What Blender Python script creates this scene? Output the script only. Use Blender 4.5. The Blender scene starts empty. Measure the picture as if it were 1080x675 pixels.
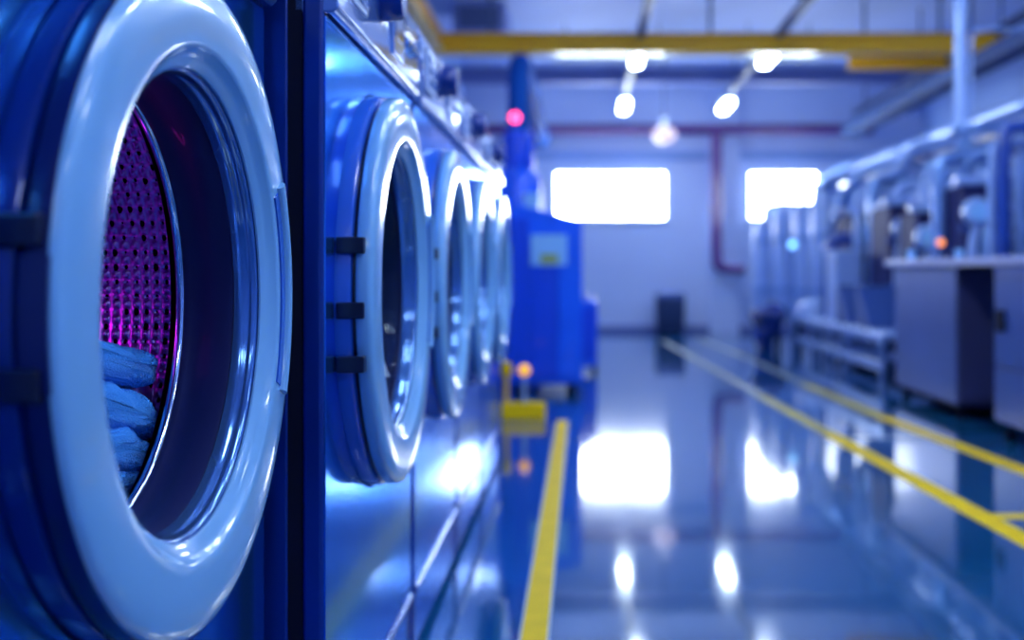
import bpy, math, random
from mathutils import Vector, Matrix, noise
random.seed(7)
PI = math.pi
col = bpy.context.scene.collection
scene = bpy.context.scene

# ------------------------------------------------------------------ camera facts
H = 0.94            # eye height
F = 1180.0          # focal length in pixels of a 1080 px wide frame
VX, VY = 612.0, 285.0

def at(px, py, Y):
    """world point at distance Y down the hall that the photograph shows at px, py"""
    return Vector(((px - VX) / F * Y, Y, H + (VY - py) / F * Y))

# ------------------------------------------------------------------ materials
MATS = {}
def pbr(name, color, rough=0.4, metal=0.0, coat=0.0, coat_rough=0.05, bump=None, emis=None, estr=0.0,
        trans=0.0, ior=1.45, vary=None, sheen=0.0, rvary=None, spec=0.5):
    m = bpy.data.materials.new(name); m.use_nodes = True
    nt = m.node_tree; b = nt.nodes['Principled BSDF']
    b.inputs['Base Color'].default_value = (*color, 1)
    b.inputs['Roughness'].default_value = rough
    b.inputs['Metallic'].default_value = metal
    b.inputs['Coat Weight'].default_value = coat
    b.inputs['Coat Roughness'].default_value = coat_rough
    b.inputs['Transmission Weight'].default_value = trans
    b.inputs['IOR'].default_value = ior
    b.inputs['Specular IOR Level'].default_value = spec
    b.inputs['Sheen Weight'].default_value = sheen
    if emis:
        b.inputs['Emission Color'].default_value = (*emis, 1)
        b.inputs['Emission Strength'].default_value = estr
    tc = nt.nodes.new('ShaderNodeTexCoord')
    def nz(scale, detail=3):
        n = nt.nodes.new('ShaderNodeTexNoise'); n.inputs['Scale'].default_value = scale
        n.inputs['Detail'].default_value = detail
        nt.links.new(tc.outputs['Object'], n.inputs['Vector']); return n
    if vary:                               # (scale, amount): slightly uneven paint
        n = nz(vary[0]); r = nt.nodes.new('ShaderNodeValToRGB')
        k = vary[1]
        r.color_ramp.elements[0].position = 0.3; r.color_ramp.elements[1].position = 0.7
        r.color_ramp.elements[0].color = (*[c * (1 - k) for c in color], 1)
        r.color_ramp.elements[1].color = (*[min(1, c * (1 + k)) for c in color], 1)
        nt.links.new(n.outputs['Fac'], r.inputs['Fac']); nt.links.new(r.outputs['Color'], b.inputs['Base Color'])
    if rvary:
        n = nz(rvary[0], 4); mr = nt.nodes.new('ShaderNodeMapRange')
        mr.inputs['From Min'].default_value = 0.3; mr.inputs['From Max'].default_value = 0.7
        mr.inputs['To Min'].default_value = rvary[1]; mr.inputs['To Max'].default_value = rvary[2]
        nt.links.new(n.outputs['Fac'], mr.inputs['Value']); nt.links.new(mr.outputs['Result'], b.inputs['Roughness'])
    if bump:                               # (scale, strength, distance)
        n = nz(bump[0], 4); bp = nt.nodes.new('ShaderNodeBump')
        bp.inputs['Strength'].default_value = bump[1]; bp.inputs['Distance'].default_value = bump[2]
        nt.links.new(n.outputs['Fac'], bp.inputs['Height']); nt.links.new(bp.outputs['Normal'], b.inputs['Normal'])
        if coat: nt.links.new(bp.outputs['Normal'], b.inputs['Coat Normal'])
    MATS[name] = m
    return m

M_floor = pbr('blue_epoxy_floor', (0.006, 0.080, 0.215), 0.08, 0.0, coat=0.5, coat_rough=0.03,
              bump=(2.2, 0.18, 0.003), vary=(1.3, 0.18), spec=0.6)
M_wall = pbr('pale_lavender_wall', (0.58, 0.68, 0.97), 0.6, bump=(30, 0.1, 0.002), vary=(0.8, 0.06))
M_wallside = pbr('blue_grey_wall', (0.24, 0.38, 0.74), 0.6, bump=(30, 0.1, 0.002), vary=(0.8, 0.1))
M_ceil = pbr('pale_blue_ceiling', (0.44, 0.56, 0.92), 0.7, vary=(0.7, 0.08))
M_yellow = pbr('yellow_floor_paint', (0.85, 0.55, 0.002), 0.55, spec=0.15, vary=(9, 0.08))
M_linedull = pbr('dull_yellow_floor_paint', (0.17, 0.21, 0.20), 0.4, spec=0.3, vary=(4, 0.3))  # line colour duller and bluer on the far stretches
M_linehalfdull = pbr('half_dull_yellow_floor_paint', (0.50, 0.40, 0.06), 0.45, spec=0.25, vary=(4, 0.3))  # in-between line colour for the middle stretches
M_linepale = pbr('worn_pale_line_edge', (0.55, 0.6, 0.62), 0.4)
M_beam = pbr('yellow_beam_paint', (1.0, 0.50, 0.001), 0.4, coat=0.2, vary=(3, 0.06))
M_face = pbr('gloss_blue_steel', (0.045, 0.27, 0.85), 0.15, metal=0.9, coat=0.12, coat_rough=0.04,
              bump=(5.0, 0.12, 0.004), spec=0.5)
M_face.node_tree.nodes['Principled BSDF'].inputs['Specular Tint'].default_value = (0.34, 0.62, 1.0, 1)
M_side = pbr('navy_side_paint', (0.003, 0.028, 0.24), 0.22, metal=0.2, coat=0.5, vary=(4, 0.1))
M_band = pbr('navy_edge_shade_and_plate', (0.003, 0.010, 0.11), 0.3, coat=0.3)  # holds the shade of the door's side; also colours the hinge plate
M_dark = pbr('near_black_navy_plastic', (0.002, 0.005, 0.035), 0.3, coat=0.3)
M_ring = pbr('pale_blue_door_plastic', (0.21, 0.47, 0.80), 0.22, coat=0.65, coat_rough=0.06, bump=(3.5, 0.05, 0.003))
M_ringside = pbr('mid_blue_bezel', (0.02, 0.12, 0.60), 0.25, coat=0.6)
M_lip = pbr('glossy_steel_blue_lip', (0.10, 0.26, 0.62), 0.13, metal=0.7, coat=0.8)
M_gasket = pbr('dark_rubber_gasket', (0.008, 0.014, 0.085), 0.5, coat=0.06, spec=0.3)
M_chrome = pbr('polished_chrome', (0.65, 0.75, 0.95), 0.10, metal=1.0)
M_panel = pbr('pale_control_panel', (0.16, 0.30, 0.70), 0.15, metal=0.4, coat=0.8, bump=(6, 0.1, 0.003))
M_display = pbr('dark_display_glass', (0.01, 0.02, 0.08), 0.08, coat=1.0)
M_key = pbr('pale_keypad', (0.55, 0.66, 0.9), 0.3)
M_glass = pbr('tinted_door_glass', (0.62, 0.74, 0.95), 0.02, trans=1.0, ior=1.35)
M_steel = pbr('blue_tinted_steel', (0.22, 0.38, 0.74), 0.32, metal=0.6, coat=0.3)
M_steelpale = pbr('pale_enamel', (0.32, 0.47, 0.86), 0.35, coat=0.3)
M_cab = pbr('grey_blue_cabinet_paint', (0.075, 0.13, 0.36), 0.38, metal=0.5, coat=0.2, vary=(2, 0.1))
M_cabdark = pbr('dark_slate_cabinet_end', (0.055, 0.06, 0.17), 0.5)
M_navy = pbr('navy_cabinet_paint', (0.035, 0.09, 0.32), 0.35, metal=0.3, coat=0.3)
M_worktop = pbr('pale_lilac_worktop', (0.36, 0.38, 0.66), 0.3, coat=0.3)
M_blue = pbr('vivid_blue_enamel', (0.002, 0.13, 1.0), 0.32, coat=0.4, vary=(3, 0.12))
M_bluedeep = pbr('deep_blue_enamel', (0.002, 0.07, 0.75), 0.35, coat=0.3)
M_bluepipe = pbr('royal_blue_pipe_paint', (0.01, 0.055, 0.34), 0.3, coat=0.4)
M_violet = pbr('dark_violet_housing', (0.03, 0.035, 0.13), 0.6, spec=0.15)
M_red = pbr('dull_red_pipe_paint', (0.13, 0.04, 0.20), 0.4, coat=0.3)
M_bin = pbr('slate_bin_plastic', (0.022, 0.045, 0.13), 0.5)
M_purplebeam = pbr('purple_grey_steel', (0.16, 0.21, 0.50), 0.5)
M_trunk = pbr('slate_lamp_rail', (0.05, 0.08, 0.2), 0.5)
M_slate = pbr('slate_blue_paint', (0.045, 0.10, 0.27), 0.6, spec=0.2)
M_duct = pbr('matt_blue_duct_paint', (0.01, 0.09, 0.42), 0.8, spec=0.1)
M_white = pbr('white_lamp_housing', (0.7, 0.78, 0.95), 0.4)
M_label = pbr('pale_cyan_label', (0.28, 0.58, 0.95), 0.4)
M_labelg = pbr('olive_label_print', (0.35, 0.42, 0.10), 0.5)
M_rubber = pbr('black_rubber', (0.006, 0.008, 0.025), 0.75, spec=0.15)
M_window = pbr('daylit_frosted_pane', (0.8, 0.9, 1.0), 0.4, emis=(0.80, 0.90, 1.0), estr=26)
M_lamp = pbr('lit_lamp_diffuser', (0.9, 0.95, 1.0), 0.4, emis=(0.70, 0.86, 1.0), estr=42)
M_lampdim = pbr('dim_tube_diffuser', (0.25, 0.33, 0.5), 0.5, emis=(0.42, 0.62, 1.0), estr=0.38)
M_globe = pbr('pinkish_lamp_globe', (0.4, 0.34, 0.40), 0.4, emis=(0.95, 0.75, 0.92), estr=0.6)
M_redlamp = pbr('red_signal_lens', (1, 0.1, 0.2), 0.3, emis=(1.0, 0.05, 0.16), estr=5)
M_amber = pbr('amber_signal_lens', (1, 0.4, 0.05), 0.3, emis=(1.0, 0.26, 0.04), estr=1.6)
M_amberdim = pbr('amber_post_lens', (0.9, 0.5, 0.02), 0.3, emis=(1.0, 0.45, 0.02), estr=0.9)
M_cyan = pbr('pale_blue_signal_lens', (0.3, 0.8, 1), 0.3, emis=(0.22, 0.6, 1.0), estr=3)
M_magenta = pbr('unseen_magenta_lens', (1, 0.1, 0.8), 0.3, emis=(0.85, 0.02, 0.9), estr=14)

# terry towel
M_towel = pbr('blue_terry_cloth', (0.04, 0.36, 1.0), 0.9, sheen=0.15)
nt = M_towel.node_tree; b = nt.nodes['Principled BSDF']; tc = nt.nodes['Texture Coordinate']
vo = nt.nodes.new('ShaderNodeTexVoronoi'); vo.inputs['Scale'].default_value = 420
nt.links.new(tc.outputs['Object'], vo.inputs['Vector'])
bp = nt.nodes.new('ShaderNodeBump'); bp.invert = True; bp.inputs['Strength'].default_value = 0.9; bp.inputs['Distance'].default_value = 0.0016
nt.links.new(vo.outputs['Distance'], bp.inputs['Height']); nt.links.new(bp.outputs['Normal'], b.inputs['Normal'])

# perforated drum steel: holes between the pressed studs, read from the UV grid
def drum_material():
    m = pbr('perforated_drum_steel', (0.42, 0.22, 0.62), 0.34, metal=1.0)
    nt = m.node_tree; b = nt.nodes['Principled BSDF']
    uv = nt.nodes.new('ShaderNodeUVMap'); uv.uv_map = 'UVMap'
    mp = nt.nodes.new('ShaderNodeVectorMath'); mp.operation = 'ADD'; mp.inputs[1].default_value = (0.5, 0.0, 0)
    nt.links.new(uv.outputs['UV'], mp.inputs[0])
    fr = nt.nodes.new('ShaderNodeVectorMath'); fr.operation = 'FRACTION'
    nt.links.new(mp.outputs[0], fr.inputs[0])
    ds = nt.nodes.new('ShaderNodeVectorMath'); ds.operation = 'DISTANCE'; ds.inputs[1].default_value = (0.5, 0.5, 0)
    nt.links.new(fr.outputs[0], ds.inputs[0])
    lt = nt.nodes.new('ShaderNodeMath'); lt.operation = 'LESS_THAN'
    fl = nt.nodes.new('ShaderNodeVectorMath'); fl.operation = 'FLOOR'; nt.links.new(mp.outputs[0], fl.inputs[0])
    wn = nt.nodes.new('ShaderNodeTexWhiteNoise'); wn.noise_dimensions = '2D'; nt.links.new(fl.outputs[0], wn.inputs['Vector'])
    mr = nt.nodes.new('ShaderNodeMapRange'); mr.inputs['To Min'].default_value = 0.04; mr.inputs['To Max'].default_value = 0.27
    nt.links.new(wn.outputs['Value'], mr.inputs['Value']); nt.links.new(mr.outputs['Result'], lt.inputs[1])
    nt.links.new(ds.outputs['Value'], lt.inputs[0])
    mx = nt.nodes.new('ShaderNodeMix'); mx.data_type = 'RGBA'
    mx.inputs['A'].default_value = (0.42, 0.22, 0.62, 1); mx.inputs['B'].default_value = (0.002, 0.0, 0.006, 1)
    nt.links.new(lt.outputs[0], mx.inputs['Factor']); nt.links.new(mx.outputs['Result'], b.inputs['Base Color'])
    return m
M_drum = drum_material()

# ------------------------------------------------------------------ mesh builder
class MB:
    def __init__(s): s.v = []; s.f = []; s.uv = None
    def box(s, x0, x1, y0, y1, z0, z1):
        i = len(s.v)
        s.v += [(x, y, z) for z in (z0, z1) for y in (y0, y1) for x in (x0, x1)]
        s.f += [tuple(i + k for k in q) for q in ((0,2,3,1),(4,5,7,6),(0,1,5,4),(2,6,7,3),(0,4,6,2),(1,3,7,5))]
        return s
    def prism(s, pts, axis, a0, a1):
        """closed outline pts extruded along axis 'x','y' or 'z'"""
        i = len(s.v); n = len(pts)
        for a in (a0, a1):
            for p in pts:
                s.v.append({'x': (a, p[0], p[1]), 'y': (p[0], a, p[1]), 'z': (p[0], p[1], a)}[axis])
        s.f.append(tuple(range(i + n - 1, i - 1, -1))); s.f.append(tuple(range(i + n, i + 2 * n)))
        for k in range(n):
            q = (k + 1) % n; s.f.append((i + k, i + q, i + n + q, i + n + k))
        return s
    def lathe(s, prof, n=96, axis='x', c=(0,0,0), closed=False, a0=0, a1=2*PI):
        """prof: (radius, distance along axis)"""
        i = len(s.v); m = len(prof); full = abs(a1 - a0 - 2 * PI) < 1e-6
        cnt = n if full else n + 1
        for k in range(cnt):
            a = a0 + (a1 - a0) * k / n; ca, sa = math.cos(a), math.sin(a)
            for r, h in prof:
                if axis == 'x': p = (h, r * ca, r * sa)
                elif axis == 'y': p = (r * ca, h, r * sa)
                else: p = (r * ca, r * sa, h)
                s.v.append((p[0] + c[0], p[1] + c[1], p[2] + c[2]))
        for k in range(n):
            k2 = (k + 1) % cnt
            for j in range(m if closed else m - 1):
                j2 = (j + 1) % m
                s.f.append((i + k * m + j, i + k2 * m + j, i + k2 * m + j2, i + k * m + j2))
        if not full and closed:
            s.f.append(tuple(i + j for j in range(m))); e = i + n * m
            s.f.append(tuple(e + j for j in range(m - 1, -1, -1)))
        return s
    def tube(s, pts, r, n=14, smooth=0, closed=False):
        pts = [Vector(p) for p in pts]
        for _ in range(smooth):
            q = [pts[0]]
            for a, b_ in zip(pts, pts[1:]): q += [a.lerp(b_, .25), a.lerp(b_, .75)]
            q.append(pts[-1]); pts = q
        i = len(s.v); m = len(pts); rr = r if isinstance(r, (list, tuple)) else [r] * m
        if len(rr) != m: rr = [rr[0]] * m
        t0 = (pts[1] - pts[0]).normalized()
        up = Vector((0,0,1)) if abs(t0.z) < .9 else Vector((0,1,0))
        nrm = t0.cross(up).normalized()
        for k in range(m):
            t = (pts[min(k+1, m-1)] - pts[max(k-1, 0)]).normalized()
            nrm = (nrm - t * nrm.dot(t)).normalized(); bn = t.cross(nrm)
            for j in range(n):
                a = 2 * PI * j / n
                s.v.append(tuple(pts[k] + (nrm * math.cos(a) + bn * math.sin(a)) * rr[k]))
        for k in range(m - 1):
            for j in range(n):
                j2 = (j + 1) % n
                s.f.append((i + k*n + j, i + k*n + j2, i + (k+1)*n + j2, i + (k+1)*n + j))
        s.f.append(tuple(i + j for j in range(n - 1, -1, -1)))
        s.f.append(tuple(i + (m-1)*n + j for j in range(n)))
        return s
    def sphere(s, c, r, n=24, sz=1.0, half=False):
        m = n // 2; pr = []
        for k in range(m + 1):
            a = (PI / 2 if half else PI) * k / m
            pr.append((max(r * math.sin(a), 1e-5), r * math.cos(a) * sz))
        return s.lathe(pr, n, 'z', c)
    def build(s, name, mat, parent=None, bevel=0, smooth=True, seg=3, ang=35):
        me = bpy.data.meshes.new(name); me.from_pydata(s.v, [], s.f); me.validate()
        import bmesh
        bm = bmesh.new(); bm.from_mesh(me); bmesh.ops.recalc_face_normals(bm, faces=bm.faces); bm.to_mesh(me); bm.free()
        if smooth:
            me.polygons.foreach_set('use_smooth', [True] * len(me.polygons))
            me.set_sharp_from_angle(angle=math.radians(ang))
        me.materials.append(mat)
        o = bpy.data.objects.new(name, me); col.objects.link(o)
        if parent: o.parent = parent
        if bevel:
            md = o.modifiers.new('Bevel', 'BEVEL'); md.width = bevel; md.segments = seg
            md.limit_method = 'ANGLE'; md.angle_limit = math.radians(35); md.harden_normals = True
        return o

def tag(o, label, cat, group=None):
    o['label'] = label; o['category'] = cat
    if group: o['group'] = group
    return o
def struct(o): o['kind'] = 'structure'; return o
def thing(name, label, cat, loc, rz=0, group=None):
    o = bpy.data.objects.new(name, None); col.objects.link(o)
    o.location = loc; o.rotation_euler = (0, 0, rz); o.empty_display_size = 0.1
    return tag(o, label, cat, group)
def copy_tree(o, parent=None):
    c = o.copy(); col.objects.link(c)
    if parent: c.parent = parent
    for ch in list(o.children): copy_tree(ch, c)
    return c

# ------------------------------------------------------------------ the room
YF, XL, XR, YB, ZC = 17.0, -1.75, 5.2, -4.0, 4.0
struct(MB().box(XL-.2, XR+.2, YB-.2, YF+.2, -.1, 0).build('floor', M_floor))
struct(MB().box(XL-.2, XR+.2, YB-.2, YF+.2, ZC, ZC+.1).build('ceiling', M_ceil))
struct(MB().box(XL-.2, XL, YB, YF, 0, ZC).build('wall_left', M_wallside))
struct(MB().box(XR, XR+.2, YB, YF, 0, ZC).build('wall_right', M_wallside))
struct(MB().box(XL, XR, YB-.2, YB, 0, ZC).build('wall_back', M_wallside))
W = [(-.40, 1.32, 1.70, 2.45), (2.56, 3.62, 1.70, 2.45)]
w = MB()
xs = [XL, W[0][0], W[0][1], W[1][0], W[1][1], XR]
for k in range(5):
    if k in (1, 3):
        w.box(xs[k], xs[k+1], YF, YF+.2, 0, 1.70); w.box(xs[k], xs[k+1], YF, YF+.2, 2.45, ZC)
    else: w.box(xs[k], xs[k+1], YF, YF+.2, 0, ZC)
struct(w.build('wall_far', M_wall, smooth=False))
for k, (x0, x1, z0, z1) in enumerate(W):
    t = .035
    f = MB().box(x0, x1, YF+.04, YF+.1, z0, z0+t).box(x0, x1, YF+.04, YF+.1, z1-t, z1)
    f.box(x0, x0+t, YF+.04, YF+.1, z0+t, z1-t).box(x1-t, x1, YF+.04, YF+.1, z0+t, z1-t)
    n = 3 if k == 0 else 2
    for q in range(1, n): xm = x0 + (x1-x0)*q/n; f.box(xm-.012, xm+.012, YF+.04, YF+.1, z0+t, z1-t)
    root = struct(f.build('window_%d' % (k+1), M_white, smooth=False))
    MB().box(x0, x1, YF+.06, YF+.075, z0, z1).build('pane', M_window, root, smooth=False)
    MB().box(x0-.04, x1+.04, YF-.06, YF+.04, z0-.03, z0).build('sill', M_white, root, bevel=.005)
struct(MB().box(XL, XR, YF-.025, YF, 0, .10).build('baseboard_far', M_purplebeam, bevel=.004))
struct(MB().box(XL, XL+.02, YB, YF-.03, 0, .10).build('baseboard_left', M_purplebeam, bevel=.004))
# shallow wall pilaster right of the pipe drop
struct(MB().box(1.95, 2.4, YF-.14, YF-.001, 0, ZC-.001).build('trim_1', M_wall, bevel=.006))
# steel cross beams under the ceiling (I sections)
n = 2
for y, z0, z1 in ((15.2, 3.47, 3.68), (8.5, 3.78, 4.0), (4.0, 3.78, 4.0)):
    m = MB().box(XL+.001, XR-.001, y-.09, y+.09, z0, z0+.02).box(XL+.001, XR-.001, y-.09, y+.09, z1-.02, z1-.001).box(XL+.001, XR-.001, y-.012, y+.012, z0+.02, z1-.02)
    struct(m.build('trim_%d' % n, M_purplebeam, smooth=False)); n += 1
struct(MB().box(XL+.001, XR-.001, YF-.06, YF-.001, 2.62, 2.74).build('trim_%d' % n, M_wallside, bevel=.01)); n += 1

# painted floor lines
def line(pts, wd, mat=M_yellow, z=.0015, ramp=None):
    """painted strip along pts on the floor"""
    global n
    m = MB(); P = [Vector((p[0], p[1], 0)) for p in pts]; L = []
    for k, p in enumerate(P):
        t = (P[min(k+1, len(P)-1)] - P[max(k-1, 0)]).normalized(); s = Vector((t.y, -t.x, 0)) * wd / 2
        L.append((p - s, p + s))
    for k in range(len(L)-1):
        i = len(m.v); q = [L[k][0], L[k][1], L[k+1][1], L[k+1][0]]
        m.v += [(v.x, v.y, .0003) for v in q] + [(v.x, v.y, z) for v in q]
        m.f += [(i+4, i+5, i+6, i+7), (i, i+1, i+5, i+4), (i+1, i+2, i+6, i+5), (i+2, i+3, i+7, i+6), (i+3, i, i+4, i+7), (i+3, i+2, i+1, i)]
    o = struct(m.build('trim_%d' % n, mat, smooth=False)); n += 1
    return o
line([(-.118, .6), (-.118, 2.84), (-.112, 7.0)], .066)
line([(-.154, .6), (-.154, 2.84), (-.152, 6.9)], .005, M_linepale, .002)
line([(-.082, .6), (-.082, 2.84), (-.073, 7.0)], .005, M_linepale, .002)
line([(1.62, 2.2), (1.55, 3.9), (1.43, 6.4)], .10)
line([(1.43, 6.4), (1.35, 8.4)], .097, M_linehalfdull)
line([(1.35, 8.4), (1.27, 10.5), (1.10, 14.8)], .09, M_linedull)
line([(2.25, 3.2), (2.08, 5.2), (1.93, 7.2)], .10)
line([(1.93, 7.2), (1.85, 9.2)], .097, M_linehalfdull)
line([(1.85, 9.2), (1.80, 11.7), (1.62, 15.5)], .09, M_linedull)
line([(1.58, 4.27), (3.4, 4.27)], .085)
line([(1.50, 6.27), (1.98, 6.27)], .035, M_linepale)

# ------------------------------------------------------------------ washing machines
ZD, HW, BD = 0.902, 0.44, 0.95        # door centre height, half width, depth
def arc_block(r0, r1, x0, x1, a0, a1, n=40):
    return MB().lathe([(r0, x0), (r0, x1), (r1, x1), (r1, x0)], n, 'x', (0, 0, ZD), closed=True, a0=a0, a1=a1)

def drum_mesh(fine):
    """pressed stud drum; fine=True gives real studs"""
    m = MB(); x0, x1, R = -.088, -.56, .33
    rows, cols = 98, 33
    sub = 7 if fine else 1
    NA, NX = (rows * sub, cols * sub) if fine else (132, 25)
    uvs = []
    for j in range(NX + 1):
        v = j / NX * cols
        for i in range(NA):
            u = i / NA * rows; h = 0
            if fine:
                for ou, ov in ((0, 0), (.5, .5)):
                    du = (u + ou) % 1 - .5; dv = (v + ov) % 1 - .5
                    d = math.hypot(du, dv)
                    h = max(h, .0058 * max(0, 1 - (d / .36) ** 2) if (ou == 0) else h)
                # hole dimple pressed the other way
                du = (u + .5) % 1 - .5; dv = v % 1 - .5
                h -= .003 * max(0, 1 - (math.hypot(du, dv) / .27) ** 2)
            a = 2 * PI * i / NA; r = R - h
            m.v.append((x0 + (x1 - x0) * j / NX, r * math.cos(a), ZD + r * math.sin(a)))
            uvs.append((u, v))
    for j in range(NX):
        for i in range(NA):
            i2 = (i + 1) % NA
            m.f.append((j*NA + i, (j+1)*NA + i, (j+1)*NA + i2, j*NA + i2))
    me = bpy.data.meshes.new('drum'); me.from_pydata(m.v, [], m.f)
    lay = me.uv_layers.new(name='UVMap')
    vi = [0] * len(me.loops); me.loops.foreach_get('vertex_index', vi)
    flat = []
    for q in vi: flat += uvs[q]
    lay.data.foreach_set('uv', flat)
    me.polygons.foreach_set('use_smooth', [True] * len(me.polygons))
    me.materials.append(M_drum)
    return me

def washer(glass=True, fine=False):
    root = thing('washing_machine', '', 'washing machine', (0, 0, 0))
    # casing: back, sides, top, floor of the box
    m = MB()
    m.box(-BD, -.058, -HW, -HW+.02, .08, 1.50).box(-BD, -.058, HW-.02, HW, .08, 1.50)
    m.box(-BD, -BD+.02, -HW+.02, HW-.02, .08, 1.50).box(-BD+.02, -.03, -HW+.02, HW-.02, .08, .11)
    m.box(-BD+.02, -.045, -HW+.02, HW-.02, 1.46, 1.50)
    m.build('casing', M_side, root, bevel=.004)
    # corner posts with a dark rubber joint behind
    for s in (-1, 1):
        a, b_ = sorted((s*HW, s*(HW-.03)))
        MB().box(-.036, -.002, a, b_, .02, 1.505).build('corner_post', M_side, root, bevel=.008)
        a, b_ = sorted((s*(HW-.004), s*(HW-.03)))
        MB().box(-.058, -.036, a, b_, .08, 1.50).build('joint_strip', M_rubber, root)
    # front panel with the round opening
    m = MB(); N = 128; R = .375; z0, z1 = .19, 1.335; y0, y1 = -HW+.006, HW-.006
    ang = [2*PI*k/N for k in range(N)]
    def edge(a):
        c, s_ = math.cos(a), math.sin(a); t = 1e9
        if c > 1e-9: t = min(t, y1/c)
        if c < -1e-9: t = min(t, y0/c)
        if s_ > 1e-9: t = min(t, (z1-ZD)/s_)
        if s_ < -1e-9: t = min(t, (z0-ZD)/s_)
        return (t*c, ZD+t*s_)
    cor = sorted(set(ang + [math.atan2(z-ZD, y) % (2*PI) for z in (z0, z1) for y in (y0, y1)])); n_ = len(cor)
    for x in (0, -.02):
        for a in cor: m.v.append((x, R*math.cos(a), ZD+R*math.sin(a)))
        for a in cor: e = edge(a); m.v.append((x, e[0], e[1]))
    for k in range(n_):
        q = (k+1) % n_
        m.f += [(k, q, n_+q, n_+k), (2*n_+k, 3*n_+k, 3*n_+q, 2*n_+q), (k, 2*n_+k, 2*n_+q, q), (n_+k, n_+q, 3*n_+q, 3*n_+k)]
    m.build('front_panel', M_face, root, bevel=.004, ang=30)
    # kick plate with a rolled top edge
    MB().box(-.05, -.004, -HW+.006, HW-.006, .03, .172).build('kick_plate', M_face, root, bevel=.005)
    MB().tube([(0, -HW+.01, .181), (0, HW-.01, .181)], .008).build('trim_strip', M_chrome, root)
    for sy in (-1, 1):
        for x in (-.12, -.85):
            MB().lathe([(1e-4, 0), (.03, 0), (.03, .02), (.014, .028), (.014, .085)], 20, 'z', (x, sy*(HW-.08), 0)).build('foot', M_rubber, root)
    # control panel
    cp = MB().prism([(-.05, 1.34), (.012, 1.34), (.020, 1.348), (.016, 1.50), (.006, 1.522), (-.05, 1.522)], 'y', -HW+.004, HW-.004).build('control_panel', M_panel, root, bevel=.004)
    MB().box(.010, .0215, -.34, -.20, 1.385, 1.49).build('keypad_plate', M_key, cp, bevel=.002)
    for iy in range(4):
        for iz in range(3):
            MB().box(.021, .026, -.327+iy*.031, -.327+iy*.031+.022, 1.395+iz*.03, 1.395+iz*.03+.02).build('key', M_panel, cp, bevel=.003)
    MB().lathe([(1e-4, .062), (.036, .062), (.042, .054), (.044, .022), (.050, .018), (.050, .012)], 40, 'x', (0, -.05, 1.455)).build('knob', M_side, cp)
    MB().box(.010, .024, .06, .19, 1.372, 1.505).build('display_frame', M_panel, cp, bevel=.004)
    MB().box(.020, .0255, .075, .175, 1.41, 1.495).build('display', M_display, cp, bevel=.002)
    for iy in range(3):
        MB().lathe([(1e-4, .030), (.009, .030), (.012, .026), (.012, .014)], 20, 'x', (0, .24+iy*.06, 1.43)).build('button', M_chrome, cp)
    MB().box(.010, .022, .225, .39, 1.462, 1.50).build('slot', M_display, cp, bevel=.002)
    # fixed bezel around the door
    MB().lathe([(.300, -.01), (.371, -.01), (.371, .020), (.369, .0245), (.364, .026), (.300, .026)], 144, 'x', (0, 0, ZD), closed=True).build('bezel', M_ringside if glass else M_side, root, ang=40)
    MB().lathe([(.300, .026), (.358, .026), (.358, .0315), (.300, .0315)], 96, 'x', (0, 0, ZD), closed=True).build('rubber_joint', M_dark, root)
    # door ring
    d = MB().lathe([(.290, .0315), (.362, .0315), (.3675, .0335), (.369, .037), (.369, .050), (.367, .055), (.362, .0585), (.352, .0608), (.335, .0625),
                    (.315, .0625), (.300, .0618), (.291, .0614), (.2870, .0603), (.2845, .0580), (.2790, .0520), (.2730, .0482), (.2665, .0455), (.2635, .0430), (.2635, .0405), (.266, .0395), (.290, .0380)],
                   160, 'x', (0, 0, ZD), closed=True).build('door_ring', M_ring, root, ang=50)
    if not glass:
        MB().lathe([(.366, .033), (.3698, .033), (.3703, .036), (.3703, .048), (.3698, .052), (.366, .052)], 144, 'x', (0, 0, ZD), closed=True).build('side_shade_band', M_band, d)  # navy band: shade on the door's side put into the colour
    # glossy inner lip
    MB().lathe([(.277, .0390), (.2625, .0390), (.2595, .0365), (.2585, .031), (.2590, .027), (.2570, .0245), (.2555, .019), (.2550, .014), (.2545, .010), (.277, .010)],
               144, 'x', (0, 0, ZD), closed=True).build('door_lip', M_lip, d, ang=60)
    # hand grip on the far side of the ring
    arc_block(.296, .316, .058, .0640, -.40, .48, 48).build('handle_shade_strip', M_ringside, d)  # darker strip stands in for the shade inside the grip
    prof = [(.313, .058), (.314, .067), (.317, .0702), (.323, .0712), (.329, .0700), (.333, .067), (.335, .062), (.335, .058)]
    MB().lathe(prof, 48, 'x', (0, 0, ZD), closed=True, a0=-.42, a1=.50).build('handle', M_ring, d, ang=40)
    # hinge blocks on the near side
    zs = (.078, -.027, -.114) if glass else (.070, -.055)
    for z in zs:
        MB().box(.002, .048, -.3745, -.350, ZD+z-.0135, ZD+z+.0135).build('hinge_block', M_dark, d, bevel=.003)
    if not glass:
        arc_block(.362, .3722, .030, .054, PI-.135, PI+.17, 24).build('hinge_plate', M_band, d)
    # rubber gasket and chrome lip of the tub
    MB().lathe([(.276, .009), (.2555, .009), (.2545, .004), (.2550, -.010), (.2555, -.018), (.2575, -.026), (.261, -.036), (.261, -.052), (.2585, -.058), (.264, -.067), (.295, -.080), (.345, -.082), (.345, -.022), (.276, -.022)],
               128, 'x', (0, 0, ZD), closed=True).build('gasket', M_gasket, root, ang=60)
    MB().lathe([(.261 + .005*math.cos(2*PI*k/12), -.065 + .006*math.sin(2*PI*k/12)) for k in range(12)], 128, 'x', (0, 0, ZD), closed=True).build('tub_rim', M_chrome, root, ang=80)
    dr = bpy.data.objects.new('drum', drum_mesh(fine)); col.objects.link(dr); dr.parent = root
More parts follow.
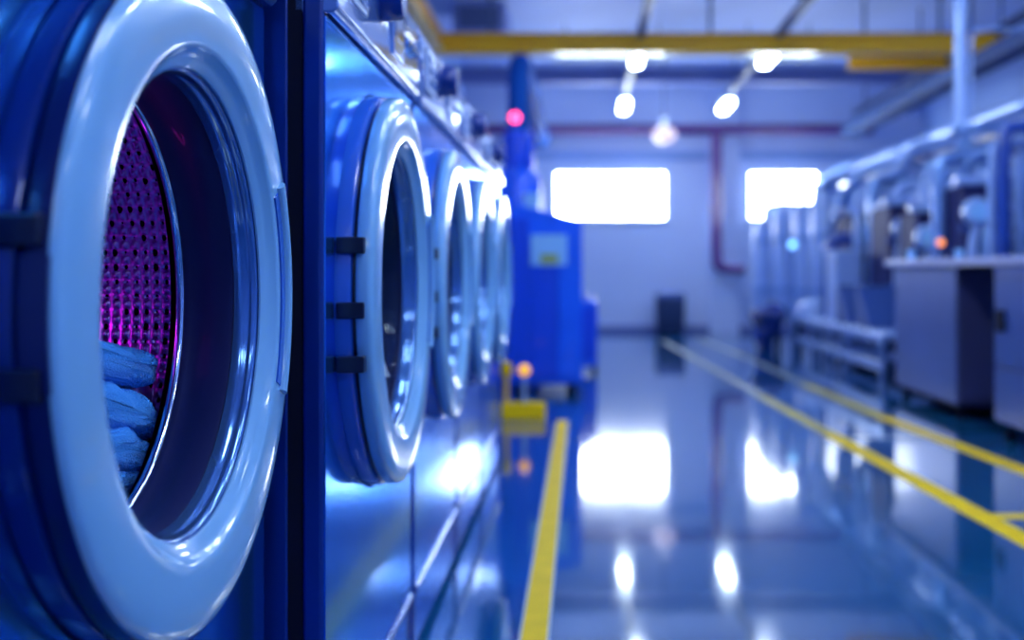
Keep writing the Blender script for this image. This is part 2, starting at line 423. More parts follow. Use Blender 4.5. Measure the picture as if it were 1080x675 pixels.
    MB().lathe([(.33, -.56), (.30, -.575), (.12, -.57), (.05, -.55), (1e-4, -.545)], 96, 'x', (0, 0, ZD)).build('drum_back', M_steel, root)
    MB().lathe([(.276, -.084), (.30, -.088), (.331, -.090)], 96, 'x', (0, 0, ZD)).build('drum_mouth', M_chrome, root)
    for k in range(3):
        a = math.radians(-118 + 120*k)
        p = MB().box(-.55, -.11, -.03, .03, .265, .327).build('drum_paddle', M_drum, dr, bevel=.02, seg=4)
        p.location = (0, 0, ZD); p.rotation_euler = (a, 0, 0)
    if glass:
        inn = [(1e-4, -.085), (.10, -.083), (.16, -.074), (.205, -.055), (.232, -.025), (.246, .000), (.2560, .004)]
        inn2 = [(.2565, -.002), (.250, -.006), (.238, -.030), (.211, -.060), (.165, -.080), (.10, -.089), (1e-4, -.091)]
        MB().lathe(inn + inn2, 96, 'x', (0, 0, ZD)).build('door_glass', M_glass, d, ang=60)
    return root

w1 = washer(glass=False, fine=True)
w1.location = (-.48, 1.265, 0)
tag(w1, 'nearest blue washing machine, cropped by the left edge, towels in its purple-lit drum', 'washing machine', 'washing machines in the left-hand row')
w2 = washer(glass=True)
labels = ['second washing machine from the camera, sharp pale round door with three dark hinge blocks',
          'third washing machine in the row, half hidden behind the second machine',
          'fourth washing machine in the row, blurred, between the third and the last machine',
          'last and farthest washing machine of the left row, just before the blue cabinet']
for k in range(4):
    o = w2 if k == 0 else copy_tree(w2)
    o.location = (-.395, 2.17 + .93*k, 0)
    tag(o, labels[k], 'washing machine', 'washing machines in the left-hand row')

# unseen lens and point lights added for the purple glow in the nearest drum
MB().sphere((-.94, 1.12, 1.02), .010, 16).build('unseen_drum_lamp', M_magenta)
dl = bpy.data.objects['unseen_drum_lamp']; dl.parent = w1; dl.matrix_parent_inverse = Matrix.Translation(-Vector(w1.location))
def plight(name, loc, color, e, r=.02, parent=None):
    l = bpy.data.lights.new(name, 'POINT'); l.color = color; l.energy = e; l.shadow_soft_size = r
    o = bpy.data.objects.new(name, l); o.location = loc; col.objects.link(o); return o
plight('drum_light', (-.86, 1.22, 1.04), (.50, .05, 1.0), .20, .06)
plight('drum_light', (-.70, 1.515, .872), (1.0, .02, .85), .045, .012)

# ------------------------------------------------------------------ towels in the drum
def towel(name_label, c, size, rot, layers=3, seed=0, sag=0):
    """folded terry towel: stacked layers joined by round folds, softly crumpled"""
    L, Wd, T = size
    NU, NV = (420, 240) if seed < 5 else (120, 80)
    m = MB()
    rnd = Vector((seed*3.1, seed*1.7, seed*.9))
    R = Matrix.Rotation(rot[2], 4, 'Z') @ Matrix.Rotation(rot[1], 4, 'Y') @ Matrix.Rotation(rot[0], 4, 'X')
    for j in range(NV + 1):
        v = j / NV * 2 - 1                        # along x
        ev = (1 - abs(v) ** 8) ** .5 if abs(v) < 1 else 0
        ev = max(ev, .02)
        for i in range(NU):
            a = 2 * PI * i / NU; ca, sa = math.cos(a), math.sin(a)
            e = .20 if seed == 1 else .42                                # superellipse cross-section
            y = math.copysign(abs(ca) ** e, ca) * L / 2
            z = math.copysign(abs(sa) ** e, sa) * T / 2
            # grooves where the layers meet, along the round ends
            if layers > 1:
                zz = (z / T + .5) * layers; g = abs(zz - round(zz)); 
                if 0 < round(zz) < layers: y *= 1 - .055 * math.exp(-(g / .10) ** 2) * (1 if abs(ca) > .5 else .2)
            y *= .9 + .1 * ev; z *= .25 + .75 * ev
            p = Vector((v * Wd / 2 * (1 - .03 * (1 - abs(sa))), y, z))
            if sag: p.z -= sag * (p.y / (L/2)) ** 2 * (1 if p.y > 0 else .4)
            q = p * 13 + rnd
            nv = Vector((noise.noise(q), noise.noise(q + Vector((9, 0, 0))), noise.noise(q + Vector((0, 9, 0)))))
            p += nv * (.007 if seed == 1 else .015)
            q = p * 45 + rnd
            p += Vector((noise.noise(q), noise.noise(q + Vector((5, 0, 0))), noise.noise(q + Vector((0, 5, 0))))) * .0022
            q = p * 420
            p += Vector((noise.noise(q), noise.noise(q + Vector((5, 0, 0))), noise.noise(q + Vector((0, 5, 0))))) * .0024
            m.v.append(tuple(R @ p))
    for j in range(NV):
        for i in range(NU):
            i2 = (i + 1) % NU; m.f.append((j*NU+i, j*NU+i2, (j+1)*NU+i2, (j+1)*NU+i))
    m.f.append(tuple(range(NU-1, -1, -1))); m.f.append(tuple(NV*NU+i for i in range(NU)))
    o = m.build('towel', M_towel, ang=80); o.location = c
    return tag(o, name_label, 'towel', 'blue towels in the drum')
towel('blue terry towel on top of the pile in the drum, with a square corner', (-.690, 1.375, .832), (.335, .23, .056), (-.20, 0, .0), 1, 1)
towel('blue towel folded directly under the top towel in the drum', (-.690, 1.366, .780), (.360, .23, .062), (-.26, 0, -.03), 2, 2, .012)
towel('rounded blue towel in the lower middle of the pile in the drum', (-.688, 1.352, .724), (.362, .24, .058), (-.16, 0, .02), 2, 3, .01)
towel('lowest visible blue towel, just above the chrome rim of the drum', (-.690, 1.325, .668), (.345, .24, .056), (-.08, 0, 0), 2, 4, .0)
towel('blue towel crumpled flat at the very bottom of the drum', (-.70, 1.28, .617), (.26, .24, .06), (0, 0, 0), 1, 5, -.012)

# ------------------------------------------------------------------ blue cabinet at the end of the row
r = thing('blue_cabinet', 'tall vivid blue machine cabinet with pale label, past the washing machines', 'machine cabinet', (-.27, 8.5, 0))
MB().prism([(-.27, .07), (.285, .07), (.285, 1.32), (-.27, 1.46)], 'y', .02, 1.2).build('body', M_blue, r, bevel=.012)
MB().box(-.25, -.12, 0, .02, .12, 1.34).build('door', M_bluedeep, r, bevel=.006)
MB().box(-.115, .10, -.004, .02, .12, 1.12).build('door', M_bluedeep, r, bevel=.006)
MB().box(.105, .27, 0, .02, .12, 1.27).build('door', M_blue, r, bevel=.006)
l = MB().box(-.105, .17, -.012, .0, .975, 1.21).build('label_panel', M_label, r, bevel=.004)
MB().box(-.03, .10, -.015, -.012, .99, 1.06).build('print', M_labelg, l)
for x in (-.2, .2):
    for y in (.1, 1.1): MB().lathe([(1e-4, 0), (.035, 0), (.035, .045), (.02, .072)], 16, 'z', (x, y, 0)).build('foot', M_rubber, r)
r = thing('blue_filter_tower', 'tall blue cylindrical tower with stepped top behind the blue cabinet', 'tower', (-.56, 10.15, 0))
MB().lathe([(1e-4, 0), (.20, 0), (.21, .06), (.21, 1.72), (.19, 1.80), (.14, 1.86)], 40, 'z').build('tank', M_blue, r)
MB().lathe([(.14, 1.86), (.15, 1.90), (.15, 2.16), (.12, 2.20), (1e-4, 2.20)], 32, 'z').build('cap', M_bluedeep, r)
MB().tube([(0, 0, 2.20), (0, 0, 2.70), (0, .25, 2.88), (0, .9, 2.90), (0, 6.84, 2.90)], .10, smooth=2).build('duct', M_duct, r)
MB().box(.06, .20, -.24, -.20, 1.35, 1.62).build('gauge_plate', M_label, r, bevel=.01)
r = thing('signal_lamp', 'round red signal lamp on a thin bracket above the blue cabinet', 'signal lamp', (-.56, 8.9, 0))
MB().sphere((0, 0, 2.155), .042, 20).build('lens', M_redlamp, r)
MB().tube([(0, 0, 1.44), (0, 0, 2.12)], .012).build('pole', M_bluedeep, r)
r.location = (-.52, 8.9, 0)
r = thing('blue_box_unit', 'small low blue box unit standing right of the blue cabinet', 'machine cabinet', (.06, 10.2, 0))
MB().box(-.10, .10, 0, .6, .06, .66).build('body', M_blue, r, bevel=.015)
MB().box(-.08, .08, -.012, 0, .12, .60).build('door', M_bluedeep, r, bevel=.005)
MB().tube([(0, .1, .66), (0, .1, .72)], .05).build('cap', M_steelpale, r)
for x in (-.07, .07):
    for y in (.06, .54): MB().tube([(x, y, 0), (x, y, .062)], .02).build('foot', M_rubber, r)

# yellow guard block with short posts
r = thing('guard_block', 'low yellow guard block on the floor beside the last washing machine', 'floor guard', (-.37, 7.1, 0))
MB().prism([(-.08, 0), (.08, 0), (.05, .10), (-.05, .10)], 'x', -.13, .15).build('block', M_yellow, r, bevel=.012)
r = thing('marker_post', 'short marker post with round amber lens standing on the yellow guard block', 'marker post', (-.355, 7.1, .10))
MB().tube([(0, 0, 0), (0, 0, .17)], .012).build('post', M_steelpale, r)
MB().sphere((0, 0, .205), .037, 20).build('lens', M_amberdim, r)
r = thing('marker_post', 'dull yellow marker post at the left end of the guard block', 'marker post', (-.47, 7.1, .10))
MB().tube([(0, 0, 0), (0, 0, .16)], .016).build('post', M_yellow, r)
MB().lathe([(1e-4, .26), (.03, .25), (.038, .21), (.03, .17), (1e-4, .155)], 20, 'z').build('cap', M_yellow, r)

# ------------------------------------------------------------------ far wall things
r = thing('waste_bin', 'dark slate waste bin standing against the far wall', 'bin', (1.33, 16.6, 0))
MB().lathe([(1e-4, .03), (.24, .03), (.27, .06), (.30, .52), (.285, .53), (.26, .08), (1e-4, .07)], 4, 'z', a0=PI/4, a1=PI/4+2*PI).build('tub', M_bin, r, bevel=.02)
MB().lathe([(.315, .52), (.315, .56), (.28, .61), (1e-4, .62)], 4, 'z', a0=PI/4, a1=PI/4+2*PI).build('lid', M_navy, r, bevel=.015)
for x in (-.14, .14):
    for y in (-.14, .14): MB().lathe([(1e-4, x-.015), (.03, x-.015), (.03, x+.015), (1e-4, x+.015)], 20, 'x', (0, y, .03)).build('wheel', M_rubber, r)
m = MB().tube([(XL+.01, 16.80, 3.06), (4.4, 16.80, 3.06)], .075)
tag(m.build('red_pipe', M_red), 'dull red pipe running level across the far wall above the windows', 'pipe')
m = MB().tube([(2.03, 16.66, 3.0), (2.03, 16.66, 1.10), (2.06, 16.66, .98), (2.20, 16.66, .95), (2.45, 16.66, .95)], .075, smooth=2)
o = tag(m.build('red_pipe', M_red), 'dull red pipe dropping down the far wall and bending right', 'pipe')

# ------------------------------------------------------------------ overhead
r = thing('crane_beam', 'long bright yellow beam crossing the hall under the ceiling', 'beam', (0, 11.2, 0))
zb = 3.10; x0, x1 = XL+.01, XR-.01
MB().box(x0, x1, -.09, .09, zb, zb+.035).box(x0, x1, -.09, .09, zb+.165, zb+.2).box(x0, x1, -.05, .05, zb+.035, zb+.165).build('girder', M_beam, r, bevel=.006)
for x in (-.9, 1.3, 3.6): MB().tube([(x, 0, zb+.2), (x, 0, 3.99)], .018).build('hanger', M_trunk, r)
r = thing('crane_beam', 'short yellow beam just behind and below the long one, at the right', 'beam', (3.6, 12.6, 0))
MB().box(-.58, .95, -.07, .07, 3.20, 3.225).box(-.58, .95, -.07, .07, 3.335, 3.36).box(-.58, .95, -.03, .03, 3.225, 3.335).build('girder', M_beam, r, bevel=.005)
for x in (-.4, .8): MB().tube([(x, 0, 3.36), (x, 0, 3.99)], .018).build('hanger', M_trunk, r)
r = thing('crane_rail', 'yellow rail running along the left wall above the washing machines', 'rail', (-1.42, 0, 0))
MB().box(-.06, .06, -3, 11.08, 3.12, 3.15).box(-.06, .06, -3, 11.08, 3.27, 3.30).box(-.02, .02, -3, 11.08, 3.15, 3.27).build('girder', M_beam, r, bevel=.005)
for y in (-2, 1, 4, 7, 10): MB().box(-.33, -.06, y-.03, y+.03, 3.20, 3.28).build('bracket', M_trunk, r)
m = MB().tube([(-1.64, -3, 2.95), (-1.64, 16.9, 2.95)], .05)
tag(m.build('red_pipe', M_red), 'thin red pipe along the left wall under the yellow rail', 'pipe')
r = thing('air_duct', 'dark square air duct hanging from the ceiling above the washing machines', 'duct', (-1.15, 13.2, 0))
MB().box(-.30, .30, -.5, .5, 3.63, 3.99).build('housing', M_purplebeam, r, bevel=.01)
MB().box(-.24, .24, -.52, -.5, 3.68, 3.94).build('grille', M_trunk, r, bevel=.005)

# lamp rails and lamps
zl = 3.10
for X, lab in ((.60, 'left'), (1.98, 'middle'), (4.5, 'right')):
    m = MB().box(X-.035, X+.035, -3.5, 16.2, zl+.16, zl+.22)
    for y in (-2.5, 1.8, 6, 10, 14.3): m.tube([(X, y, zl+.22), (X, y, 3.99)], .008, 8)
    tag(m.build('lamp_rail', M_trunk), 'slate lamp rail hanging lengthwise under the ceiling, %s row' % lab, 'rail', 'lamp rails')
def lamp():
    r = thing('strip_lamp', '', 'lamp', (0, 0, 0))
    MB().box(-.06, .06, -.42, .42, .10, .16).build('housing', M_white, r, bevel=.01)
    MB().box(-.055, .055, -.40, .40, .03, .10).build('diffuser', M_lamp, r, bevel=.025, seg=4)
    return r
proto = None
rows = [(.60, [15.2, 11.7, 8.4, 6.6, 4.7, 2.9, 1.2, -2.3], 'left'), (1.98, [15.2, 11.7, 8.4, 6.6, 4.7, 2.9, 1.2, -2.3], 'middle'), (4.5, [8.2, 4.7, 1.2, -2.3], 'right')]
for X, ys, lab in rows:
    for k, y in enumerate(ys):
        if proto is None: proto = lamp(); o = proto
        else: o = copy_tree(proto)
        o.location = (X, y, zl)
        which = (['farthest', 'second farthest', 'third farthest', 'fourth farthest', 'fifth farthest', 'sixth farthest', 'second nearest', 'nearest'] if len(ys) == 8 else ['farthest', 'second farthest', 'second nearest', 'nearest'])[k]
        tag(o, '%s glowing white strip lamp on the %s lamp rail' % (which, lab), 'lamp', 'strip lamps on the ceiling rails')
# dim cross tubes behind the yellow beam
for x0, x1, lab in ((-.31, 1.04, 'pale tube lamp mounted crosswise behind the yellow beam, over the big window'), (1.86, 2.75, 'shorter pale tube lamp mounted crosswise behind the yellow beam, towards the right')):
    r = thing('tube_lamp', lab, 'lamp', ((x0+x1)/2, 13.0, 0)); h = (x1-x0)/2
    MB().tube([(-h, 0, 3.43), (h, 0, 3.43)], .07, 20).build('tube', M_lampdim, r)
    MB().box(-h, h, -.05, .05, 3.50, 3.55).build('housing', M_white, r, bevel=.008)
    for s in (-.8, .8): MB().tube([(s*h, 0, 3.55), (s*h, 0, 3.815)], .008, 8).build('hanger', M_trunk, r)
r = thing('globe_lamp', 'round pinkish white pendant lamp hanging in front of the far wall', 'lamp', (1.19, 15.9, 0))
MB().sphere((0, 0, 2.86), .17, 28, sz=.75).build('globe', M_globe, r)
MB().tube([(0, 0, 2.97), (0, 0, 3.10)], .05).build('cap', M_white, r)
MB().tube([(0, 0, 3.10), (0, 0, 3.99)], .01, 8).build('cord', M_trunk, r)

# ------------------------------------------------------------------ cabinets on the right
r = thing('steel_cabinet', 'grey-blue steel cabinet with a plain side on small feet, right of the aisle', 'cabinet', (2.35, 7.0, 0))
MB().box(.012, .9, .01, 1.34, .09, .965).build('body', M_cabdark, r, bevel=.01)
MB().box(0, .012, .0, 1.35, .10, .962).build('side_panel', M_cab, r, bevel=.004)
MB().box(.02, .88, -.008, .01, .12, .95).build('end_panel', M_cabdark, r, bevel=.004)
MB().box(.03, .87, .04, 1.30, .06, .09).build('base_frame', M_rubber, r)
for x in (.06, .82):
    for y in (.08, 1.26): MB().lathe([(1e-4, 0), (.035, 0), (.035, .02), (.015, .03), (.015, .062)], 16, 'z', (x, y, 0)).build('foot', M_rubber, r)
r = thing('drawer_cabinet', 'navy drawer cabinet cut by the right edge of the photo', 'cabinet', (2.33, 4.85, 0))
MB().box(.015, .9, .01, 1.44, .09, .965).build('body', M_cabdark, r, bevel=.008)
for z0, z1 in ((.10, .395), (.41, .90)):
    for y0, y1 in ((.01, .71), (.72, 1.445)):
        d = MB().box(0, .015, y0, y1, z0, z1).build('drawer', M_navy, r, bevel=.004)
        if z0 > .3:
            MB().box(-.012, 0, y1-.16, y1-.04, .60, .72).build('handle', M_rubber, d, bevel=.004)
MB().box(-.003, .015, .01, 1.445, .908, .962).build('top_rail', M_cab, r, bevel=.004)
for x in (.06, .82):
    for y in (.08, 1.36): MB().lathe([(1e-4, 0), (.035, 0), (.035, .03), (.015, .04), (.015, .092)], 16, 'z', (x, y, 0)).build('foot', M_rubber, r)
m = MB().box(2.29, 3.30, 4.75, 8.42, .967, 1.015)
tag(m.build('worktop', M_worktop, bevel=.008), 'long pale lilac worktop across the two right-hand cabinets', 'worktop')
for (x, y, rr, h, lab) in ((2.42, 7.15, .028, .055, 'small pale blue beaker on the near edge of the worktop'), (2.44, 8.25, .035, .07, 'small pale blue beaker at the far end of the worktop')):
    m = MB().lathe([(1e-4, 0), (rr*.8, 0), (rr, h), (rr*.9, h), (rr*.72, .006), (1e-4, .006)], 24, 'z')
    o = m.build('beaker', M_label); o.location = (x, y, 1.0152); tag(o, lab, 'beaker', 'beakers on the worktop')

# ------------------------------------------------------------------ pipe work on the right
def pipe(label, pts, rad, mat, smooth=2, name='pipe', group='pipes above the right-hand machines'):
    return tag(MB().tube(pts, rad, 16, smooth).build(name, mat), label, 'pipe', group)
zr = 2.21
r = thing('pipe_rack', 'long pale steel pipe rack over the right-hand machines, sloping to the far wall in view', 'pipe rack', (3.4, 6.0, 0))
MB().tube([(0, 0, zr), (0, 9.4, zr)], .065, 20).build('main_pipe', M_steel, r)
MB().tube([(.22, 0, zr-.10), (.22, 9.4, zr-.10)], .045, 16).build('return_pipe', M_bluepipe, r)
for y in (.2, 2.0, 3.9, 5.8, 7.7, 9.3):
    MB().box(-.05, .05, y-.025, y+.025, 0, zr-.05).build('post', M_steel, r, bevel=.005)
    MB().box(-.09, .32, y-.03, y+.03, zr-.20, zr-.14).build('bracket', M_steel, r, bevel=.005)
    MB().lathe([(.066, y-.06), (.085, y-.06), (.085, y-.03), (.066, y-.03)], 20, 'y', (0, 0, zr), closed=True).build('flange', M_steelpale, r)
r = thing('hanging_pole', 'tall pale vertical pole in front of the yellow beam, meeting the pipe rack', 'pole', (3.06, 9.0, 0))
MB().tube([(0, 0, 2.08), (0, 0, 3.99)], .052, 20).build('pole', M_steelpale, r)
MB().box(-.07, .38, -.05, .05, 2.05, 2.11).build('foot_plate', M_steel, r, bevel=.008)
MB().tube([(.075, -.02, 2.1), (.075, -.02, 2.78), (.10, -.02, 2.87), (.16, -.02, 2.875), (1.2, -.02, 2.875)], .014, 10, 2).build('conduit', M_steelpale, r)

def arch(px, ytop, ybot, Y, wpx, mat, label, right=.5, dy=0):
    a = at(px, ytop, Y); b_ = at(px, ybot, Y); R = .14
    pts = [tuple(b_), (a.x, Y, a.z - R), (a.x + .02, Y + dy*.1, a.z - R*.3), (a.x + R*.6, Y + dy*.3, a.z), (a.x + right, Y + dy, a.z)]
    return pipe(label, pts, wpx / 2 / F * Y, mat, 2)
arch(1058, 134, 345, 8.6, 15, M_bluepipe, 'thick royal blue pipe arching up over the worktop near the right edge', .6)
arch(1045, 148, 345, 8.75, 7, M_steelpale, 'thin pale pipe just left of the thick blue arch', .8)
arch(990, 166, 340, 9.3, 15, M_steel, 'steel blue pipe arching up left of the pole foot, above the cabinet', .45)
arch(1005, 176, 340, 9.9, 9, M_steel, 'slender steel pipe just right of the middle steel arch', .5)
arch(946, 196, 330, 10.6, 13, M_steelpale, 'pale pipe bending over behind the grey-blue cabinet', .35)
arch(921, 190, 335, 11.4, 13, M_steel, 'steel pipe bending over at the left end of the pipework', .4)
arch(875, 252, 345, 12.2, 14, M_bluepipe, 'dark blue pipe arching low beside the pale locker', .35)
pipe('pale S-shaped pipe snaking up towards the rack, left of the steel arch',
     [tuple(at(926, 186, 10.8)), tuple(at(938, 184, 10.7)), tuple(at(953, 178, 10.5)), tuple(at(962, 158, 10.3)), tuple(at(975, 152, 10.2)), tuple(at(1005, 148, 10.0))], .05, M_steelpale)
pipe('second pale curved pipe running below the rack to the left',
     [tuple(at(880, 232, 12.4)), tuple(at(890, 206, 12.2)), tuple(at(905, 186, 12.0)), tuple(at(930, 172, 11.6)), tuple(at(960, 164, 11.0))], .05, M_steel)
pipe('thin curved pipe looping between the rack and the thick blue arch',
     [tuple(at(1012, 235, 9.2)), tuple(at(1012, 200, 9.2)), tuple(at(1022, 172, 9.1)), tuple(at(1035, 160, 9.0)), tuple(at(1052, 158, 8.9)), tuple(at(1078, 150, 8.8))], .035, M_steel)

arch(962, 205, 335, 10.4, 9, M_bluepipe, 'royal blue pipe standing between two pale pipes over the far half of the worktop', .4)
arch(974, 182, 335, 9.8, 10, M_steelpale, 'pale pipe bending over just left of the middle steel arch', .5)
arch(1030, 192, 340, 9.0, 10, M_bluepipe, 'low royal blue pipe between the pole foot and the thin pale pipe', .3)
arch(1073, 160, 340, 8.9, 10, M_steelpale, 'pale pipe right of the thick royal blue arch, at the right edge', .5)
arch(905, 204, 335, 12.0, 10, M_steelpale, 'pale pipe bending over left of the steel pipe at the left end', .4)
pipe('pale pipe sloping level with the rack just above the press units',
     [tuple(at(920, 222, 11.2)), tuple(at(950, 214, 10.6)), tuple(at(985, 204, 10.0)), tuple(at(1040, 196, 9.4)), tuple(at(1090, 190, 9.0))], .045, M_steelpale)
def press_unit(Y, X, wd, dp, ht, seed, label):
    rn = random.Random(seed)
    r = thing('press_unit', label, 'machine', (X, Y, 0), 0, 'dark press units under the pipe rack')
    MB().box(0, wd, 0, dp, .12, ht).build('housing', M_violet, r, bevel=.02)
    for k in range(4):
        z = ht*.35 + k*ht*.14
        MB().box(-.03, wd*.9, -.025, 0, z, z+.05).build('slat', M_navy if k % 2 else M_cab, r, bevel=.008)
    MB().box(-.07, wd*.8, -.06, .04, ht, ht+.07).build('hood', M_steelpale, r, bevel=.02)
    b1 = MB().lathe([(1e-4, -.12), (.09, -.12), (.11, -.10), (.11, -.04), (.05, -.025)], 24, 'y', (wd*.3, 0, ht-.22)).build('gauge', M_steelpale, r)
    MB().lathe([(1e-4, -.125), (.075, -.125), (.075, -.119)], 24, 'y', (wd*.3, 0, ht-.22)).build('dial', M_label, b1)
    for k in range(3):
        x = .05 + k*wd*.3
        MB().tube([(x, -.06, .5), (x, -.06, ht*.7), (x+.05, -.05, ht*.8), (x+.05, .02, ht*.84)], .025+.01*rn.random(), 12, 2).build('riser', M_steel if k % 2 else M_steelpale, r)
    vv = MB().lathe([(.07 + .012*math.cos(2*PI*k/8), .012*math.sin(2*PI*k/8)-.12) for k in range(8)], 24, 'y', (wd*.72, 0, ht*.6), closed=True).build('valve_wheel', M_bluepipe, r)
    MB().tube([(wd*.72, 0, ht*.6), (wd*.72, -.13, ht*.6)], .012, 8).build('stem', M_steel, vv)
    for x in (.05, wd-.05):
        for y in (.06, dp-.06): MB().tube([(x, y, 0), (x, y, .125)], .03, 12).build('foot', M_rubber, r)
    return r
press_unit(9.65, 2.90, .26, .55, 1.44, 1, 'dark press unit just behind the grey-blue cabinet, lowest pale hood')
press_unit(8.9, 3.04, .30, .6, 1.62, 2, 'tall dark violet press unit below the foot of the pole')
press_unit(9.7, 3.72, .5, .7, 1.75, 3, 'dark press unit at the far right behind the thick blue arch')
press_unit(10.5, 2.90, .40, .7, 1.55, 4, 'dark navy press unit under the S-shaped pipe')
press_unit(12.1, 2.92, .40, .7, 1.55, 5, 'farthest dark press unit, beside the pale locker')

r = thing('indicator_lamp', 'small round amber indicator lamp above the grey-blue cabinet', 'indicator lamp', tuple(at(992, 256, 8.3)))
MB().sphere((0, 0, 0), .026, 16).build('lens', M_amber, r)
MB().tube([(0, 0, -.02), (0, 0, 1.0152 - r.location.z)], .012, 8).build('stem', M_violet, r)
r = thing('indicator_lamp', 'small round pale blue indicator lamp in front of the white columns', 'indicator lamp', tuple(at(836, 258, 12.9)))
MB().sphere((0, 0, 0), .040, 16).build('lens', M_cyan, r)
MB().tube([(0, 0, -.03), (0, 0, -(r.location.z))], .014, 8).build('stem', M_steel, r)

# white columns (water tanks) by the far window
for k, (px, Y, rad, zt, lab) in enumerate(((806, 14.9, .14, 1.62, 'leftmost'), (826, 14.2, .13, 1.72, 'second from left'), (848, 13.7, .14, 1.78, 'third from left'), (868, 13.2, .14, 1.86, 'rightmost'))):
    p = at(px, 300, Y)
    r = thing('water_tank', '%s of the four slim pale upright tanks under the right window' % lab, 'tank', (p.x, Y, 0), 0, 'slim pale tanks')
    MB().lathe([(1e-4, .30), (rad*.8, .30), (rad, .36), (rad, zt-.10), (rad*.75, zt-.02), (1e-4, zt)], 32, 'z').build('shell', M_steelpale, r)
    MB().lathe([(rad, .66), (rad+.012, .66), (rad+.012, .72), (rad, .72)], 32, 'z', closed=True).lathe([(rad, 1.3), (rad+.012, 1.3), (rad+.012, 1.36), (rad, 1.36)], 32, 'z', closed=True).build('band', M_steel, r)
    for q in range(3):
        a = q*2*PI/3; MB().tube([(rad*.8*math.cos(a), rad*.8*math.sin(a), 0), (rad*.8*math.cos(a), rad*.8*math.sin(a), .40)], .02, 8).build('leg', M_rubber, r)
    MB().tube([(0, 0, zt-.01), (0, 0, zt+.10), (.05, 0, zt+.18), (.25, 0, zt+.2)], .03, 12, 2).build('outlet', M_steel, r)
# locker and ducts in front of the lower part of the right window
r = thing('pale_locker', 'small pale locker standing on the far end of the roller conveyor', 'locker', (2.55, 11.2, 0))
MB().box(0, .26, 0, .4, .455, 1.14).build('body', M_steelpale, r, bevel=.012)
d = MB().box(.015, .245, -.012, 0, .48, 1.12).build('door', M_steelpale, r, bevel=.005)
MB().box(.03, .045, -.03, -.012, .74, .86).build('handle', M_steel, d, bevel=.004)
pipe('pale duct crossing the lower right part of the far window',
     [tuple(at(812, 226, 15.6)), tuple(at(822, 222, 15.4)), tuple(at(845, 224, 15.0)), tuple(at(868, 224, 14.6)), tuple(at(900, 210, 14.0))], .13, M_steel, group=None)
pipe('steel duct rising at the right end of the far window',
     [tuple(at(862, 300, 15.2)), tuple(at(863, 215, 15.0)), tuple(at(868, 190, 14.8)), tuple(at(895, 178, 14.2)), tuple(at(930, 170, 13.6))], .11, M_steel, group=None)
# tall slate equipment behind the pipe rack
for k, (y, h_, lab) in enumerate(((7.2, 1.95, 'nearest'), (9.9, 2.0, 'second'), (12.3, 1.75, 'third'), (14.4, 1.55, 'farthest'))):
    r = thing('boiler_cabinet', '%s of the four tall slate cabinets behind the pipe rack on the right' % lab, 'cabinet', (4.35, y, 0), 0, 'tall slate cabinets')
    MB().box(0, .75, 0, 1.7, .10, h_).build('body', M_slate, r, bevel=.02)
    for q in range(2): MB().box(-.015, 0, .06+q*.8, .84+q*.8-.04, .2, h_-.15).build('door', M_cab, r, bevel=.008)
    for x in (.08, .67):
        for yy in (.1, 1.6): MB().box(x-.04, x+.04, yy-.04, yy+.04, 0, .10).build('foot', M_rubber, r)
r = thing('pipe_bank', 'dense bank of level and upright steel pipes between the rack and the slate cabinets', 'pipes', (3.62, 6.4, 0))
for z, rad, mt in ((1.22, .05, M_steel), (1.48, .035, M_steelpale), (1.72, .06, M_steel), (1.93, .03, M_bluepipe)):
    MB().tube([(.02, 0, z), (.02, 8.4, z)], rad, 14).build('level_pipe', mt, r)
rn = random.Random(3)
for k in range(15):
    y = .15 + k*.57 + rn.random()*.15; rad = rn.choice((.025, .035, .05, .06)); zt = rn.choice((1.55, 1.8, 1.95, 2.05))
    if 3.0 < y < 4.0: continue
    mt = rn.choice((M_steel, M_steelpale, M_bluepipe, M_steel))
    MB().tube([(-.09-rad/2, y, 0), (-.09-rad/2, y, zt-.12), (-.07, y, zt-.03), (.02, y, zt), (.10, y, zt)], rad, 12, 2).build('upright_pipe', mt, r)
    MB().lathe([(rad, zt*.62), (rad+.02, zt*.62), (rad+.02, zt*.62+.03), (rad, zt*.62+.03)], 16, 'z', (-.09-rad/2, y, 0), closed=True).build('flange', M_steelpale, r)
# upper ducts along the right wall
r = thing('air_duct', 'long pale duct high on the right side running towards the far wall', 'duct', (3.95, 0, 0))
MB().box(-.12, .12, 7.0, 16.4, 2.90, 3.06).build('channel', M_slate, r, bevel=.02)
for y in (8, 10.5, 13, 15.5): MB().tube([(0, y, 3.05), (0, y, 3.99)], .012, 8).build('hanger', M_trunk, r)
pipe('slate pipe above the pale duct high on the right side', [(4.15, 6, 3.32), (4.15, 16.9, 3.32)], .05, M_trunk, 0, group=None)

# roller conveyor
r = thing('roller_conveyor', 'low steel roller conveyor beyond the grey-blue cabinet', 'conveyor', (2.43, 9.0, 0))
for x in (0, .37):
    MB().box(x, x+.05, 0, 3.9, .34, .42).build('side_rail', M_steel, r, bevel=.008)
    MB().box(x, x+.04, 0, 3.9, .12, .20).build('lower_rail', M_steel, r, bevel=.008)
    for y in (.05, 1.3, 2.6, 3.8): MB().box(x, x+.05, y, y+.05, 0, .34).build('leg', M_steel, r, bevel=.004)
for k in range(27):
    MB().tube([(.05, .08+k*.143, .40), (.37, .08+k*.143, .40)], .045, 14).build('roller', M_chrome if k % 2 else M_steelpale, r)
r = thing('chute_hood', 'rounded pale grey hood at the far left end of the conveyor', 'hood', (2.55, 12.62, .446))
MB().sphere((.08, 0, 0), .19, 24, half=True).build('dome', M_steelpale, r)
MB().tube([(.08, 0, 0), (.08, 0, .012)], .21, 24).build('rim', M_steel, r)
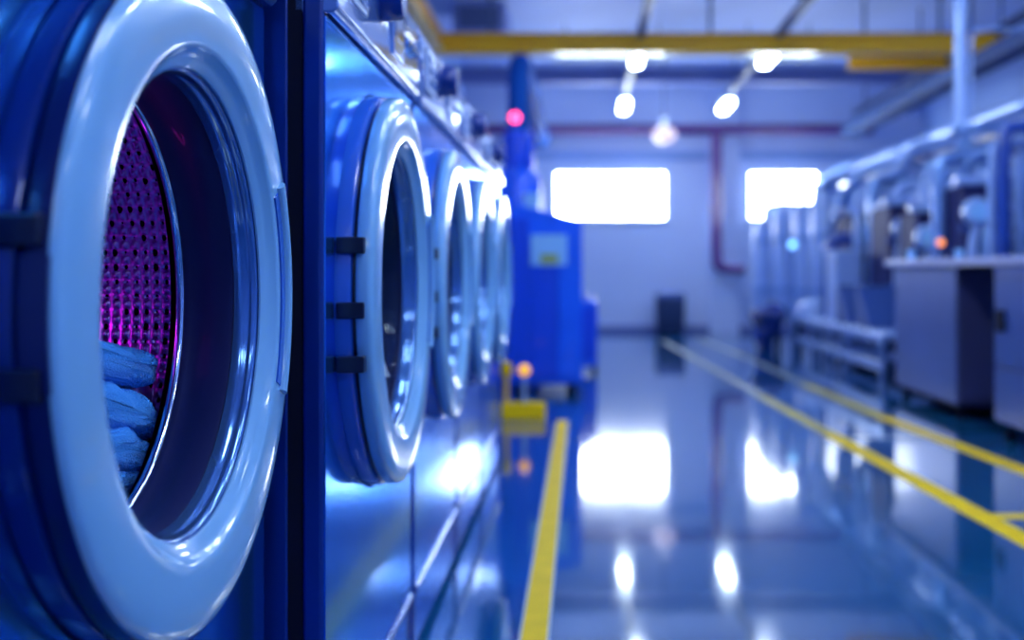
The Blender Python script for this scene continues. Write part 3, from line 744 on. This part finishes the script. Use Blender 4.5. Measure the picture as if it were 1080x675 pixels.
for k, (y, lab) in enumerate(((9.5, 'near'), (10.25, 'far'))):
    m = MB().prism([(y, .447), (y+.5, .447), (y+.5, .80), (y+.44, .80)], 'x', 2.46, 2.82)
    tag(m.build('sloping_panel', M_navy, bevel=.01), 'dark sloping panel on the conveyor, the %s one of two' % lab, 'panel', 'sloping panels on the conveyor')
# laundry sack
m = MB(); NU, NV = 48, 30
for j in range(NV+1):
    t = j/NV; z = t*.52; rad = .07 + .16*t**.8 if t < .82 else (.07+.16*.82**.8)*max(.05, 1-((t-.82)/.18)**2)
    for i in range(NU):
        a = 2*PI*i/NU; q = Vector((math.cos(a)*1.5, math.sin(a)*1.5, t*3))
        rr = rad*(1+.45*noise.noise(q)+.10*math.sin(6*a+5*t)*t+.12*noise.noise(q*3)); z = t*.52 + (.10*noise.noise(Vector((math.cos(a)*1.2, math.sin(a)*1.2, 4.0))) if j > 8 else 0)*t
        m.v.append((rr*math.cos(a)+.06*t, rr*math.sin(a), z))
for j in range(NV):
    for i in range(NU): i2 = (i+1)%NU; m.f.append((j*NU+i, j*NU+i2, (j+1)*NU+i2, (j+1)*NU+i))
m.f.append(tuple(range(NU-1, -1, -1))); m.f.append(tuple(NV*NU+i for i in range(NU)))
o = m.build('laundry_sack', M_side, ang=80); o.location = (2.20, 13.3, 0)
tag(o, 'slumped dark blue laundry sack on the floor left of the conveyor', 'sack')

# ------------------------------------------------------------------ light
world = bpy.data.worlds.new('World'); scene.world = world; world.use_nodes = True
world.node_tree.nodes['Background'].inputs['Color'].default_value = (.3, .45, 1, 1)
world.node_tree.nodes['Background'].inputs['Strength'].default_value = .3

# ------------------------------------------------------------------ camera
cd = bpy.data.cameras.new('camera'); cam = bpy.data.objects.new('camera', cd); col.objects.link(cam)
cam.location = (0, 0, H); cam.rotation_euler = (PI/2, 0, 0)
cd.sensor_width = 36; cd.sensor_fit = 'HORIZONTAL'; cd.lens = F / 1080 * 36
cd.shift_x = -(VX - 540) / 1080; cd.shift_y = (VY - 337.5) / 1080
cd.clip_start = .02; cd.clip_end = 100
cd.dof.use_dof = True; cd.dof.focus_distance = 1.52; cd.dof.aperture_fstop = 2.1
scene.camera = cam
vs = scene.view_settings
vs.view_transform = 'Standard'; vs.look = 'None'; vs.gamma = 1; vs.use_curve_mapping = False; vs.exposure = 0.2
